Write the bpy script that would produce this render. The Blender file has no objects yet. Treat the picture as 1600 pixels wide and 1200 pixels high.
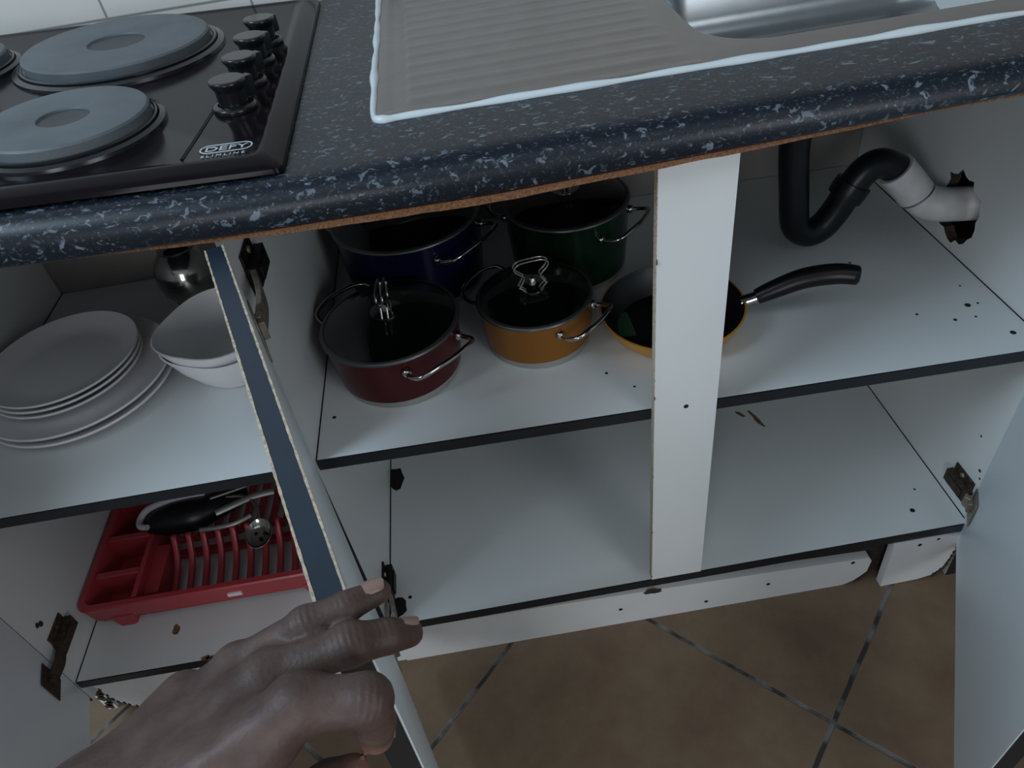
import bpy, bmesh, math, random
import numpy as np
from mathutils import Vector, Matrix
R = math.radians
random.seed(7)
scene = bpy.context.scene
C = scene.collection

# ---------------------------------------------------------------- camera
cam_d = bpy.data.cameras.new('camera')
cam_d.sensor_width = 36.0
cam_d.lens = 36.0 * 1143.57 / 1600.0
cam_d.clip_start = 0.02
cam = bpy.data.objects.new('camera', cam_d)
C.objects.link(cam)
right = Vector((0.9857, -0.119, -0.1192)).normalized()
fwd = Vector((0.0089, 0.7433, -0.6689)).normalized()
up = right.cross(fwd).normalized()
right = fwd.cross(up).normalized()
cam.matrix_world = Matrix(((right.x, up.x, -fwd.x, 0.2505),
                           (right.y, up.y, -fwd.y, -0.6406),
                           (right.z, up.z, -fwd.z, 1.1885),
                           (0, 0, 0, 1)))
scene.camera = cam

# ---------------------------------------------------------------- light
scene.view_settings.view_transform = 'Standard'
scene.view_settings.look = 'None'
scene.view_settings.exposure = 0.0
scene.view_settings.gamma = 1.0
scene.view_settings.use_curve_mapping = False
world = bpy.data.worlds.new('world')
scene.world = world
world.use_nodes = True
bg = world.node_tree.nodes['Background']
# a dim room whose brighter, cooler side (window wall) lies in front and to the left of the cabinets
wn, wl = world.node_tree.nodes, world.node_tree.links
wtc = wn.new('ShaderNodeTexCoord')
wdot = wn.new('ShaderNodeVectorMath'); wdot.operation = 'DOT_PRODUCT'
wdot.inputs[1].default_value = Vector((-0.45, -0.85, 0.25)).normalized()
wl.new(wtc.outputs['Generated'], wdot.inputs[0])
wrp = wn.new('ShaderNodeValToRGB')
wmr = wn.new('ShaderNodeMapRange')
wmr.inputs['From Min'].default_value = -1.0
wl.new(wdot.outputs['Value'], wmr.inputs['Value'])
wl.new(wmr.outputs['Result'], wrp.inputs['Fac'])
wrp.color_ramp.elements[0].position = 0.30
wrp.color_ramp.elements[0].color = (0.16, 0.165, 0.17, 1)
wrp.color_ramp.elements[1].position = 1.0
wrp.color_ramp.elements[1].color = (0.50, 0.57, 0.62, 1)
wl.new(wrp.outputs['Color'], bg.inputs['Color'])
bg.inputs['Strength'].default_value = 0.42


def area_light(name, loc, target, sx, sy, power, col):
    l = bpy.data.lights.new(name, 'AREA')
    l.shape = 'RECTANGLE'
    l.size, l.size_y = sx, sy
    l.energy = power
    l.color = col
    o = bpy.data.objects.new(name, l)
    C.objects.link(o)
    o.location = loc
    o.rotation_euler = (Vector(target) - Vector(loc)).to_track_quat('-Z', 'Y').to_euler()
    return o


area_light('overhead_fill_light', (-0.2, -1.10, 2.25), (-0.2, -0.45, 0.4), 3.4, 0.6, 5, (0.84, 0.93, 1.0))  # added wide overhead strip, standing in for ceiling bounce; not a window
area_light('side_window_light', (-1.45, -0.62, 2.35), (0.75, -0.2, 0.2), 0.9, 0.9, 30, (0.66, 0.84, 1.0))
area_light('right_fill_light', (1.30, -1.75, 1.25), (-0.4, 0.0, 0.3), 0.7, 0.8, 7, (0.92, 0.96, 1.0))  # added fill from front right to lift the left panel and door; no window
area_light('low_front_fill_light', (-0.40, -2.2, 1.0), (-0.10, 0.0, 0.35), 0.6, 0.9, 10, (0.92, 0.95, 1.0))  # added low front fill for the left cabinet; no doorway is known there

# ---------------------------------------------------------------- materials


def new_mat(name):
    m = bpy.data.materials.new(name)
    m.use_nodes = True
    return m, m.node_tree.nodes, m.node_tree.links, m.node_tree.nodes['Principled BSDF']


def mat(name, col, rough=0.5, metal=0.0, var=0.06, scale=12.0, bump=0.0, bscale=200.0, trans=0.0, spec=0.5, coat=0.0):
    m, n, l, p = new_mat(name)
    p.inputs['Roughness'].default_value = rough
    p.inputs['Metallic'].default_value = metal
    p.inputs['Specular IOR Level'].default_value = spec
    p.inputs['Transmission Weight'].default_value = trans
    p.inputs['Coat Weight'].default_value = coat
    tc = n.new('ShaderNodeTexCoord')
    nz = n.new('ShaderNodeTexNoise')
    nz.inputs['Scale'].default_value = scale
    nz.inputs['Detail'].default_value = 4
    l.new(tc.outputs['Object'], nz.inputs['Vector'])
    rp = n.new('ShaderNodeValToRGB')
    a = [max(0, c * (1 - var)) for c in col]
    b = [min(1, c * (1 + var)) for c in col]
    rp.color_ramp.elements[0].position = 0.3
    rp.color_ramp.elements[0].color = (*a, 1)
    rp.color_ramp.elements[1].position = 0.7
    rp.color_ramp.elements[1].color = (*b, 1)
    l.new(nz.outputs['Fac'], rp.inputs['Fac'])
    l.new(rp.outputs['Color'], p.inputs['Base Color'])
    if bump:
        n2 = n.new('ShaderNodeTexNoise')
        n2.inputs['Scale'].default_value = bscale
        n2.inputs['Detail'].default_value = 5
        l.new(tc.outputs['Object'], n2.inputs['Vector'])
        bp = n.new('ShaderNodeBump')
        bp.inputs['Strength'].default_value = bump
        bp.inputs['Distance'].default_value = 0.002
        l.new(n2.outputs['Fac'], bp.inputs['Height'])
        l.new(bp.outputs['Normal'], p.inputs['Normal'])
    return m


def mat_worktop():
    m, n, l, p = new_mat('speckled_laminate')
    tc = n.new('ShaderNodeTexCoord')

    def flakes(scale, lo, hi, det, rough, off):
        mp = n.new('ShaderNodeMapping')
        mp.inputs['Location'].default_value = (off, off * 1.7, off * .6)
        mp.inputs['Scale'].default_value = (0.8, 1.25, 1.0)
        l.new(tc.outputs['Object'], mp.inputs['Vector'])
        nz = n.new('ShaderNodeTexNoise')
        nz.inputs['Scale'].default_value = scale
        nz.inputs['Detail'].default_value = det
        nz.inputs['Roughness'].default_value = rough
        nz.inputs['Distortion'].default_value = 0.6
        l.new(mp.outputs['Vector'], nz.inputs['Vector'])
        r = n.new('ShaderNodeMapRange')
        r.inputs['From Min'].default_value = lo
        r.inputs['From Max'].default_value = hi
        l.new(nz.outputs['Fac'], r.inputs['Value'])
        return r.outputs['Result']
    big = flakes(58, 0.635, 0.675, 4, 0.6, 0.0)
    mid = flakes(140, 0.595, 0.66, 3, 0.6, 3.1)
    fine = flakes(330, 0.58, 0.72, 2, 0.5, 7.7)
    mul = n.new('ShaderNodeMath'); mul.operation = 'MULTIPLY'; mul.inputs[1].default_value = 0.30
    l.new(fine, mul.inputs[0])
    mul2 = n.new('ShaderNodeMath'); mul2.operation = 'MULTIPLY'; mul2.inputs[1].default_value = 0.75
    l.new(mid, mul2.inputs[0])
    mx = n.new('ShaderNodeMath'); mx.operation = 'MAXIMUM'
    l.new(big, mx.inputs[0]); l.new(mul2.outputs[0], mx.inputs[1])
    mx2 = n.new('ShaderNodeMath'); mx2.operation = 'MAXIMUM'
    l.new(mx.outputs[0], mx2.inputs[0]); l.new(mul.outputs[0], mx2.inputs[1])
    mix = n.new('ShaderNodeMix'); mix.data_type = 'RGBA'
    mix.inputs[6].default_value = (0.007, 0.011, 0.019, 1)
    mix.inputs[7].default_value = (0.15, 0.19, 0.23, 1)
    l.new(mx2.outputs[0], mix.inputs[0])
    l.new(mix.outputs[2], p.inputs['Base Color'])
    p.inputs['Roughness'].default_value = 0.36
    p.inputs['Specular IOR Level'].default_value = 0.38
    return m


def mat_floor():
    m, n, l, p = new_mat('brown_floor_tile')
    tc = n.new('ShaderNodeTexCoord')
    mp = n.new('ShaderNodeMapping')
    # a tile corner sits at (0.658,-0.208); the grid lies at 46.5 degrees
    mp.vector_type = 'TEXTURE'
    mp.inputs['Location'].default_value = (0.658, -0.208, 0)
    mp.inputs['Rotation'].default_value = (0, 0, R(46.3))
    mp.inputs['Scale'].default_value = (0.495, 0.495, 1)
    l.new(tc.outputs['Object'], mp.inputs['Vector'])
    wob = n.new('ShaderNodeTexNoise'); wob.inputs['Scale'].default_value = 9.0
    l.new(mp.outputs['Vector'], wob.inputs['Vector'])
    vm = n.new('ShaderNodeVectorMath'); vm.operation = 'MULTIPLY_ADD'
    vm.inputs[1].default_value = (0.010, 0.010, 0)
    l.new(wob.outputs['Color'], vm.inputs[0]); l.new(mp.outputs['Vector'], vm.inputs[2])
    sub = n.new('ShaderNodeVectorMath'); sub.operation = 'SUBTRACT'; sub.inputs[1].default_value = (0.005, 0.005, 0)
    l.new(vm.outputs[0], sub.inputs[0])
    fr = n.new('ShaderNodeVectorMath'); fr.operation = 'FRACTION'
    add = n.new('ShaderNodeVectorMath'); add.operation = 'ADD'; add.inputs[1].default_value = (0.5, 0.5, 0)
    l.new(sub.outputs[0], add.inputs[0]); l.new(add.outputs[0], fr.inputs[0])
    s2 = n.new('ShaderNodeVectorMath'); s2.operation = 'SUBTRACT'; s2.inputs[1].default_value = (0.5, 0.5, 0)
    l.new(fr.outputs[0], s2.inputs[0])
    ab = n.new('ShaderNodeVectorMath'); ab.operation = 'ABSOLUTE'
    l.new(s2.outputs[0], ab.inputs[0])
    sp = n.new('ShaderNodeSeparateXYZ'); l.new(ab.outputs[0], sp.inputs[0])
    mn = n.new('ShaderNodeMath'); mn.operation = 'MINIMUM'
    l.new(sp.outputs[0], mn.inputs[0]); l.new(sp.outputs[1], mn.inputs[1])
    gr = n.new('ShaderNodeMapRange')
    gr.inputs['From Min'].default_value = 0.0055; gr.inputs['From Max'].default_value = 0.0085
    l.new(mn.outputs[0], gr.inputs['Value'])
    n1 = n.new('ShaderNodeTexNoise'); n1.inputs['Scale'].default_value = 7.0; n1.inputs['Detail'].default_value = 8; n1.inputs['Roughness'].default_value = 0.7
    l.new(tc.outputs['Object'], n1.inputs['Vector'])
    rp = n.new('ShaderNodeValToRGB')
    rp.color_ramp.elements[0].position = 0.35; rp.color_ramp.elements[0].color = (0.15, 0.098, 0.062, 1)
    rp.color_ramp.elements[1].position = 0.68; rp.color_ramp.elements[1].color = (0.215, 0.155, 0.10, 1)
    l.new(n1.outputs['Fac'], rp.inputs['Fac'])
    n3 = n.new('ShaderNodeTexNoise'); n3.inputs['Scale'].default_value = 25.0; n3.inputs['Detail'].default_value = 3
    l.new(tc.outputs['Object'], n3.inputs['Vector'])
    gc = n.new('ShaderNodeValToRGB')
    gc.color_ramp.elements[0].position = 0.42; gc.color_ramp.elements[0].color = (0.035, 0.03, 0.03, 1)
    gc.color_ramp.elements[1].position = 0.62; gc.color_ramp.elements[1].color = (0.17, 0.18, 0.18, 1)
    l.new(n3.outputs['Fac'], gc.inputs['Fac'])
    mix = n.new('ShaderNodeMix'); mix.data_type = 'RGBA'
    l.new(gr.outputs['Result'], mix.inputs[0])
    l.new(gc.outputs['Color'], mix.inputs[6]); l.new(rp.outputs['Color'], mix.inputs[7])
    l.new(mix.outputs[2], p.inputs['Base Color'])
    p.inputs['Roughness'].default_value = 0.55
    bp = n.new('ShaderNodeBump'); bp.inputs['Strength'].default_value = 0.5; bp.inputs['Distance'].default_value = 0.002
    l.new(gr.outputs['Result'], bp.inputs['Height']); l.new(bp.outputs['Normal'], p.inputs['Normal'])
    return m


def mat_wall():
    m, n, l, p = new_mat('white_wall_tile')
    tc = n.new('ShaderNodeTexCoord')
    sp = n.new('ShaderNodeSeparateXYZ'); l.new(tc.outputs['Object'], sp.inputs[0])

    def joint(sock, off, size):
        a = n.new('ShaderNodeMath'); a.operation = 'SUBTRACT'; a.inputs[1].default_value = off - size / 2
        l.new(sock, a.inputs[0])
        b = n.new('ShaderNodeMath'); b.operation = 'PINGPONG'; b.inputs[1].default_value = size / 2
        l.new(a.outputs[0], b.inputs[0])
        return b.outputs[0]
    jx = joint(sp.outputs[0], -0.238, 0.212)
    jz = joint(sp.outputs[2], 0.72, 0.212)
    mx = n.new('ShaderNodeMath'); mx.operation = 'MAXIMUM'
    l.new(jx, mx.inputs[0]); l.new(jz, mx.inputs[1])
    gr = n.new('ShaderNodeMapRange')
    gr.inputs['From Min'].default_value = 0.1035; gr.inputs['From Max'].default_value = 0.1050
    l.new(mx.outputs[0], gr.inputs['Value'])
    mix = n.new('ShaderNodeMix'); mix.data_type = 'RGBA'
    mix.inputs[6].default_value = (0.74, 0.72, 0.68, 1)
    mix.inputs[7].default_value = (0.30, 0.29, 0.26, 1)
    l.new(gr.outputs['Result'], mix.inputs[0])
    l.new(mix.outputs[2], p.inputs['Base Color'])
    p.inputs['Roughness'].default_value = 0.3
    return m


def mat_skin():
    m, n, l, p = new_mat('dark_skin')
    tc = n.new('ShaderNodeTexCoord')
    nz = n.new('ShaderNodeTexNoise'); nz.inputs['Scale'].default_value = 55; nz.inputs['Detail'].default_value = 6
    l.new(tc.outputs['Object'], nz.inputs['Vector'])
    rp = n.new('ShaderNodeValToRGB')
    rp.color_ramp.elements[0].position = 0.32; rp.color_ramp.elements[0].color = (0.056, 0.031, 0.026, 1)
    rp.color_ramp.elements[1].position = 0.70; rp.color_ramp.elements[1].color = (0.105, 0.063, 0.053, 1)
    l.new(nz.outputs['Fac'], rp.inputs['Fac'])
    col = rp.outputs['Color']
    # the palm side of the finger ends is paler and redder
    for P_, r_ in (((0.1625, -0.4945, 0.8440), 0.016), ((0.1830, -0.4455, 0.8555), 0.008), ((0.1710, -0.4265, 0.8690), 0.008), ((0.1530, -0.4990, 0.8350), 0.012)):
        sb = n.new('ShaderNodeVectorMath'); sb.operation = 'DISTANCE'; sb.inputs[1].default_value = P_
        l.new(tc.outputs['Object'], sb.inputs[0])
        fo = n.new('ShaderNodeMapRange'); fo.interpolation_type = 'SMOOTHSTEP'
        fo.inputs['From Min'].default_value = r_ * 1.25; fo.inputs['From Max'].default_value = r_ * 0.4
        fo.inputs['To Min'].default_value = 0.0; fo.inputs['To Max'].default_value = 0.8
        l.new(sb.outputs['Value'], fo.inputs['Value'])
        mx_ = n.new('ShaderNodeMix'); mx_.data_type = 'RGBA'
        mx_.inputs[7].default_value = (0.23, 0.105, 0.08, 1)
        l.new(fo.outputs['Result'], mx_.inputs[0]); l.new(col, mx_.inputs[6])
        col = mx_.outputs[2]
    l.new(col, p.inputs['Base Color'])
    p.inputs['Roughness'].default_value = 0.57
    p.inputs['Subsurface Weight'].default_value = 0.06
    p.inputs['Subsurface Radius'].default_value = (0.006, 0.003, 0.002)
    v = n.new('ShaderNodeTexVoronoi'); v.inputs['Scale'].default_value = 420
    l.new(tc.outputs['Object'], v.inputs['Vector'])
    n2 = n.new('ShaderNodeTexNoise'); n2.inputs['Scale'].default_value = 140; n2.inputs['Detail'].default_value = 4; n2.inputs['Distortion'].default_value = 1.0
    l.new(tc.outputs['Object'], n2.inputs['Vector'])
    ad = n.new('ShaderNodeMath'); ad.operation = 'MULTIPLY_ADD'; ad.inputs[1].default_value = 0.35
    l.new(v.outputs['Distance'], ad.inputs[0]); l.new(n2.outputs['Fac'], ad.inputs[2])
    height = ad.outputs[0]
    # creases across the finger joints: (joint, finger axis, reach)
    for P_, A_, rad_ in (((0.1356, -0.4430, 0.8870), (0.95, 0.25, 0.2), 0.0085), ((0.1560, -0.4370, 0.8880), (0.9, 0.4, -0.1), 0.0055),
                         ((0.1573, -0.4575, 0.8850), (0.95, 0.25, -0.1), 0.0090), ((0.1732, -0.4500, 0.8770), (0.8, 0.3, -0.5), 0.0055),
                         ((0.1720, -0.4950, 0.8960), (0.8, 0.1, -0.6), 0.0085)):
        sb = n.new('ShaderNodeVectorMath'); sb.operation = 'SUBTRACT'; sb.inputs[1].default_value = P_
        l.new(tc.outputs['Object'], sb.inputs[0])
        ln = n.new('ShaderNodeVectorMath'); ln.operation = 'LENGTH'; l.new(sb.outputs[0], ln.inputs[0])
        dt = n.new('ShaderNodeVectorMath'); dt.operation = 'DOT_PRODUCT'; dt.inputs[1].default_value = Vector(A_).normalized()
        l.new(sb.outputs[0], dt.inputs[0])
        m1 = n.new('ShaderNodeMath'); m1.operation = 'MULTIPLY_ADD'; m1.inputs[1].default_value = 2 * math.pi / 0.0031
        l.new(dt.outputs['Value'], m1.inputs[0])
        m0_ = n.new('ShaderNodeMath'); m0_.operation = 'MULTIPLY'; m0_.inputs[1].default_value = 5.0
        l.new(nz.outputs['Fac'], m0_.inputs[0]); l.new(m0_.outputs[0], m1.inputs[2])
        sn = n.new('ShaderNodeMath'); sn.operation = 'SINE'; l.new(m1.outputs[0], sn.inputs[0])
        fo = n.new('ShaderNodeMapRange'); fo.interpolation_type = 'SMOOTHSTEP'
        fo.inputs['From Min'].default_value = rad_ * 1.5; fo.inputs['From Max'].default_value = 0.0
        fo.inputs['To Min'].default_value = 0.0; fo.inputs['To Max'].default_value = 0.34
        l.new(ln.outputs['Value'], fo.inputs['Value'])
        pr_ = n.new('ShaderNodeMath'); pr_.operation = 'MULTIPLY_ADD'
        l.new(sn.outputs[0], pr_.inputs[0]); l.new(fo.outputs['Result'], pr_.inputs[1]); l.new(height, pr_.inputs[2])
        height = pr_.outputs[0]
    bp = n.new('ShaderNodeBump'); bp.inputs['Strength'].default_value = 0.4; bp.inputs['Distance'].default_value = 0.0008
    l.new(height, bp.inputs['Height']); l.new(bp.outputs['Normal'], p.inputs['Normal'])
    return m


M = {}
M['white'] = mat('white_melamine', (0.70, 0.725, 0.725), 0.38, var=0.025, scale=6)
M['wdoor'] = mat('white_door_melamine', (0.80, 0.87, 0.91), 0.35, var=0.02, scale=5)
M['plinth'] = mat('white_plinth_board', (0.70, 0.70, 0.70), 0.45, var=0.04, scale=14)
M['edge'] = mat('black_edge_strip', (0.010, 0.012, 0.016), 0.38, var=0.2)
M['dooredge'] = mat('slate_blue_edge_strip', (0.012, 0.026, 0.046), 0.45, var=0.12, scale=30)
M['darkface'] = mat('dark_door_face', (0.012, 0.013, 0.016), 0.45, var=0.1)
M['chip'] = mat('raw_chipboard', (0.20, 0.092, 0.042), 0.9, var=0.45, scale=420, bump=0.7, bscale=500)
M['core'] = mat('pale_chipboard_edge', (0.50, 0.42, 0.32), 0.85, var=0.35, scale=320)
M['hole'] = mat('dark_hole', (0.006, 0.005, 0.005), 0.9)
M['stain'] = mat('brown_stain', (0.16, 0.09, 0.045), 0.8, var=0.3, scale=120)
M['damp_shade'] = mat('dark_damp_and_shade', (0.035, 0.024, 0.018), 0.85, var=0.4, scale=120)  # real damp and rot, and also the painted shade behind gaps
M['rust'] = mat('rusty_metal', (0.055, 0.038, 0.026), 0.7, 0.3, var=0.55, scale=160, bump=0.8, bscale=300)
M['blackmet'] = mat('dark_hinge_metal', (0.016, 0.015, 0.013), 0.5, 0.5, var=0.3, scale=90)
M['hinge'] = mat('dull_hinge_metal', (0.34, 0.30, 0.24), 0.45, 0.7, var=0.25, scale=120)
M['worktop'] = mat_worktop()
M['hob'] = mat('black_enamel', (0.008, 0.006, 0.008), 0.13, var=0.15, scale=20, spec=0.1)
M['plate'] = mat('grey_cast_iron', (0.10, 0.118, 0.132), 0.55, 0.0, var=0.18, scale=18, bump=0.15, bscale=500)
M['platedk'] = mat('dark_recess_iron', (0.035, 0.043, 0.05), 0.5, 0.0, var=0.2, scale=30)
M['ring'] = mat('black_steel_ring', (0.03, 0.032, 0.036), 0.22, 0.6, var=0.15)
M['knob'] = mat('black_plastic', (0.010, 0.011, 0.012), 0.22, var=0.1)
M['print'] = mat('pale_print', (0.52, 0.58, 0.62), 0.5, var=0.03)
M['steel'] = mat('brushed_steel', (0.28, 0.26, 0.255), 0.32, 0.9, var=0.05, scale=40)
M['basin'] = mat('sink_steel', (0.34, 0.37, 0.39), 0.24, 0.95, var=0.05, scale=30)
M['seal'] = mat('white_silicone', (0.66, 0.74, 0.78), 0.35, var=0.03)
M['chrome'] = mat('polished_steel', (0.45, 0.43, 0.41), 0.14, 1.0, var=0.03)
M['satin'] = mat('satin_steel', (0.26, 0.26, 0.25), 0.4, 0.8, var=0.06)
M['base'] = mat('grey_steel_base', (0.42, 0.41, 0.39), 0.45, 0.6, var=0.06)
M['rim'] = mat('dull_steel_rim', (0.13, 0.13, 0.13), 0.35, 0.8, var=0.06)
M['glass'] = mat('lid_glass', (0.9, 0.93, 0.93), 0.02, var=0.01, trans=1.0)
M['inside'] = mat('dark_pot_inside', (0.02, 0.02, 0.02), 0.4)
M['red'] = mat('dark_red_enamel', (0.060, 0.003, 0.005), 0.28, 0.0, var=0.06, spec=0.25)
M['gold'] = mat('gold_enamel', (0.28, 0.105, 0.012), 0.28, 0.35, var=0.06)
M['blue'] = mat('navy_enamel', (0.006, 0.007, 0.04), 0.2, 0.2, var=0.06)
M['green'] = mat('dark_green_enamel', (0.008, 0.028, 0.014), 0.2, 0.2, var=0.06)
M['yellow'] = mat('yellow_enamel', (0.55, 0.25, 0.015), 0.3, 0.1, var=0.05)
M['nonstick'] = mat('black_nonstick', (0.006, 0.006, 0.008), 0.35, var=0.1)
M['sticker'] = mat('green_sticker', (0.03, 0.09, 0.04), 0.5)
M['china'] = mat('white_china', (0.80, 0.79, 0.80), 0.22, var=0.015)
M['redplastic'] = mat('red_plastic', (0.40, 0.042, 0.054), 0.36, var=0.07, scale=15)
M['paper'] = mat('white_label', (0.72, 0.66, 0.68), 0.6)
M['blackpl'] = mat('black_gloss_plastic', (0.005, 0.005, 0.007), 0.32, spec=0.3)
M['whitepl'] = mat('white_plastic', (0.62, 0.60, 0.68), 0.3)
M['pvc'] = mat('white_pvc', (0.62, 0.61, 0.60), 0.35, var=0.08, scale=50)
M['abs'] = mat('black_waste_pipe', (0.006, 0.007, 0.010), 0.34, var=0.2, spec=0.3)
M['wall'] = mat_wall()
M['plaster'] = mat('unpainted_plaster', (0.27, 0.25, 0.23), 0.8, var=0.12, scale=9, bump=0.2, bscale=60)
M['floor'] = mat_floor()
M['skin'] = mat_skin()
M['nail'] = mat('fingernail', (0.30, 0.19, 0.16), 0.32, var=0.06)

# ---------------------------------------------------------------- helpers
WM = {}


def thing(name, loc, label, cat, group=None, rot=None):
    o = bpy.data.objects.new(name, None)
    o.empty_display_size = 0.05
    C.objects.link(o)
    m = Matrix.Translation(loc)
    if rot is not None:
        m = m @ rot
    o.matrix_world = m
    WM[o.name] = m
    o['label'] = label
    o['category'] = cat
    if group:
        o['group'] = group
    return o


def part(name, bm, mats, parent=None, local=False, smooth=None, bevel=0.0, label=None):
    """one mesh object; bm is in world coordinates unless local"""
    if not isinstance(mats, (list, tuple)):
        mats = [mats]
    pm = WM[parent.name] if parent is not None else Matrix.Identity(4)
    if not local:
        bm.transform(pm.inverted())
    bmesh.ops.recalc_face_normals(bm, faces=bm.faces)
    me = bpy.data.meshes.new(name)
    bm.to_mesh(me)
    bm.free()
    for k in mats:
        me.materials.append(M[k])
    o = bpy.data.objects.new(name, me)
    C.objects.link(o)
    if parent is not None:
        o.parent = parent
    WM[o.name] = pm
    if smooth is not None:
        me.polygons.foreach_set('use_smooth', [True] * len(me.polygons))
        me.set_sharp_from_angle(angle=R(smooth))
    if bevel:
        b = o.modifiers.new('bevel', 'BEVEL')
        b.width = bevel
        b.segments = 2
        b.limit_method = 'ANGLE'
    if label:
        o['label'] = label
    return o


def struct(name, bm, mats, **k):
    o = part(name, bm, mats, **k)
    o['kind'] = 'structure'
    return o


def copy_tree(o, loc=None, label=None, parent=None):
    c = o.copy()
    C.objects.link(c)
    if parent is not None:
        c.parent = parent
    if loc is not None:
        c.location = loc
    if label:
        c['label'] = label
    for ch in list(o.children):
        copy_tree(ch, parent=c)
    return c


def NB():
    return bmesh.new()


def box(bm, x0, x1, y0, y1, z0, z1, mi=0, f=None):
    P = [(x, y, z) for x in (x0, x1) for y in (y0, y1) for z in (z0, z1)]
    if f:
        P = [f(*p) for p in P]
    v = [bm.verts.new(p) for p in P]
    for q in ((0, 1, 3, 2), (4, 6, 7, 5), (0, 4, 5, 1), (2, 3, 7, 6), (0, 2, 6, 4), (1, 5, 7, 3)):
        fc = bm.faces.new([v[i] for i in q])
        fc.material_index = mi
    return v


def loft(bm, loops, mi=0, cap0=True, cap1=True, closed=True):
    rows = [[bm.verts.new(p) for p in lp] for lp in loops]
    n = len(rows[0])
    for a, b in zip(rows, rows[1:]):
        for i in range(n if closed else n - 1):
            j = (i + 1) % n
            f = bm.faces.new((a[i], a[j], b[j], b[i]))
            f.material_index = mi
    if cap0:
        bm.faces.new(rows[0][::-1]).material_index = mi
    if cap1:
        bm.faces.new(rows[-1]).material_index = mi
    return rows


def lathe(bm, prof, c=(0, 0, 0), segs=48, mi=0, cap0=False, cap1=False, f=None):
    loops = []
    for r, z in prof:
        lp = []
        for i in range(segs):
            a = 2 * math.pi * i / segs
            p = Vector((c[0] + r * math.cos(a), c[1] + r * math.sin(a), c[2] + z))
            lp.append(f(p) if f else p)
        loops.append(lp)
    return loft(bm, loops, mi, cap0, cap1)


def resample(pts, n=8):
    P = [Vector(p) for p in pts]
    out = []
    for i in range(len(P) - 1):
        p0 = P[max(i - 1, 0)]; p1 = P[i]; p2 = P[i + 1]; p3 = P[min(i + 2, len(P) - 1)]
        for k in range(n):
            t = k / n
            out.append(0.5 * ((2 * p1) + (p2 - p0) * t + (2 * p0 - 5 * p1 + 4 * p2 - p3) * t * t + (3 * p1 - p0 - 3 * p2 + p3) * t ** 3))
    out.append(P[-1])
    return out


def tube(bm, pts, r, segs=10, mi=0, n=6, smooth=True, flat=1.0, cap=True, closed=False):
    P = resample(pts, n) if smooth else [Vector(p) for p in pts]
    m = len(P)
    rad = r if callable(r) else (lambda t: r)
    t0 = (P[1] - P[0]).normalized()
    u = t0.orthogonal().normalized()
    loops = []
    for i in range(m):
        t = (P[min(i + 1, m - 1)] - P[max(i - 1, 0)]).normalized()
        u = (u - t * u.dot(t)).normalized()
        w = t.cross(u)
        rr = rad(i / (m - 1))
        loops.append([P[i] + (u * math.cos(2 * math.pi * k / segs) + w * math.sin(2 * math.pi * k / segs) * flat) * rr for k in range(segs)])
    return loft(bm, loops, mi, cap, cap)


def rrect(x0, x1, y0, y1, r, z, n=6):
    out = []
    for cx, cy, a0 in ((x1 - r, y1 - r, 0), (x0 + r, y1 - r, 90), (x0 + r, y0 + r, 180), (x1 - r, y0 + r, 270)):
        for i in range(n + 1):
            a = R(a0 + 90 * i / n)
            out.append(Vector((cx + r * math.cos(a), cy + r * math.sin(a), z)))
    return out


def blob(bm, c, ax1, ax2, r1, r2, mi, n=14, jag=0.25, lift=0.0006):
    """irregular thin flake (stain, chip) lying on a surface spanned by ax1, ax2"""
    c = Vector(c); a1 = Vector(ax1).normalized(); a2 = Vector(ax2).normalized()
    nn = a1.cross(a2).normalized()
    lo, hi = [], []
    for i in range(n):
        a = 2 * math.pi * i / n
        k = 1 + random.uniform(-jag, jag)
        p = c + a1 * r1 * k * math.cos(a) + a2 * r2 * k * math.sin(a)
        lo.append(p - nn * lift); hi.append(p + nn * lift)
    loft(bm, [lo, hi], mi)


# ---------------------------------------------------------------- setting
bm = NB(); box(bm, -2.6, 3.0, -2.6, 0.6, -0.05, 0.0)
struct('floor', bm, 'floor')
bm = NB(); box(bm, -2.6, 3.0, 0.589, 0.70, 0.86, 2.5)
struct('wall_back', bm, 'wall')
bm = NB(); box(bm, -2.6, 3.0, 0.548, 0.70, 0.0, 0.858)
struct('wall_back_lower', bm, 'plaster')

# ---------------------------------------------------------------- worktop
ZT, ZB = 0.910, 0.872


def warp(x):
    s = 0.05 - x
    return 0.045 * (0.5 * (s + math.sqrt(s * s + 0.0025)))


def lip(x):
    P = [(-1.3, -0.002), (-0.3, -0.002), (0.02, -0.004), (0.27, -0.008), (0.5, 0.0), (0.66, 0.006), (0.8, 0.010), (1.6, 0.012)]
    for (a, u), (b, v) in zip(P, P[1:]):
        if a <= x <= b:
            t = (x - a) / (b - a)
            return u + (v - u) * t
    return 0.0


def strip_h(x):
    P = [(-1.3, 0.0001), (-0.12, 0.0001), (-0.04, 0.0025), (0.1, 0.006), (0.27, 0.0075), (0.5, 0.0045), (0.66, 0.002), (1.6, 0.0008)]
    for (a, u), (b, v) in zip(P, P[1:]):
        if a <= x <= b:
            return u + (v - u) * (x - a) / (b - a)
    return 0.001


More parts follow.
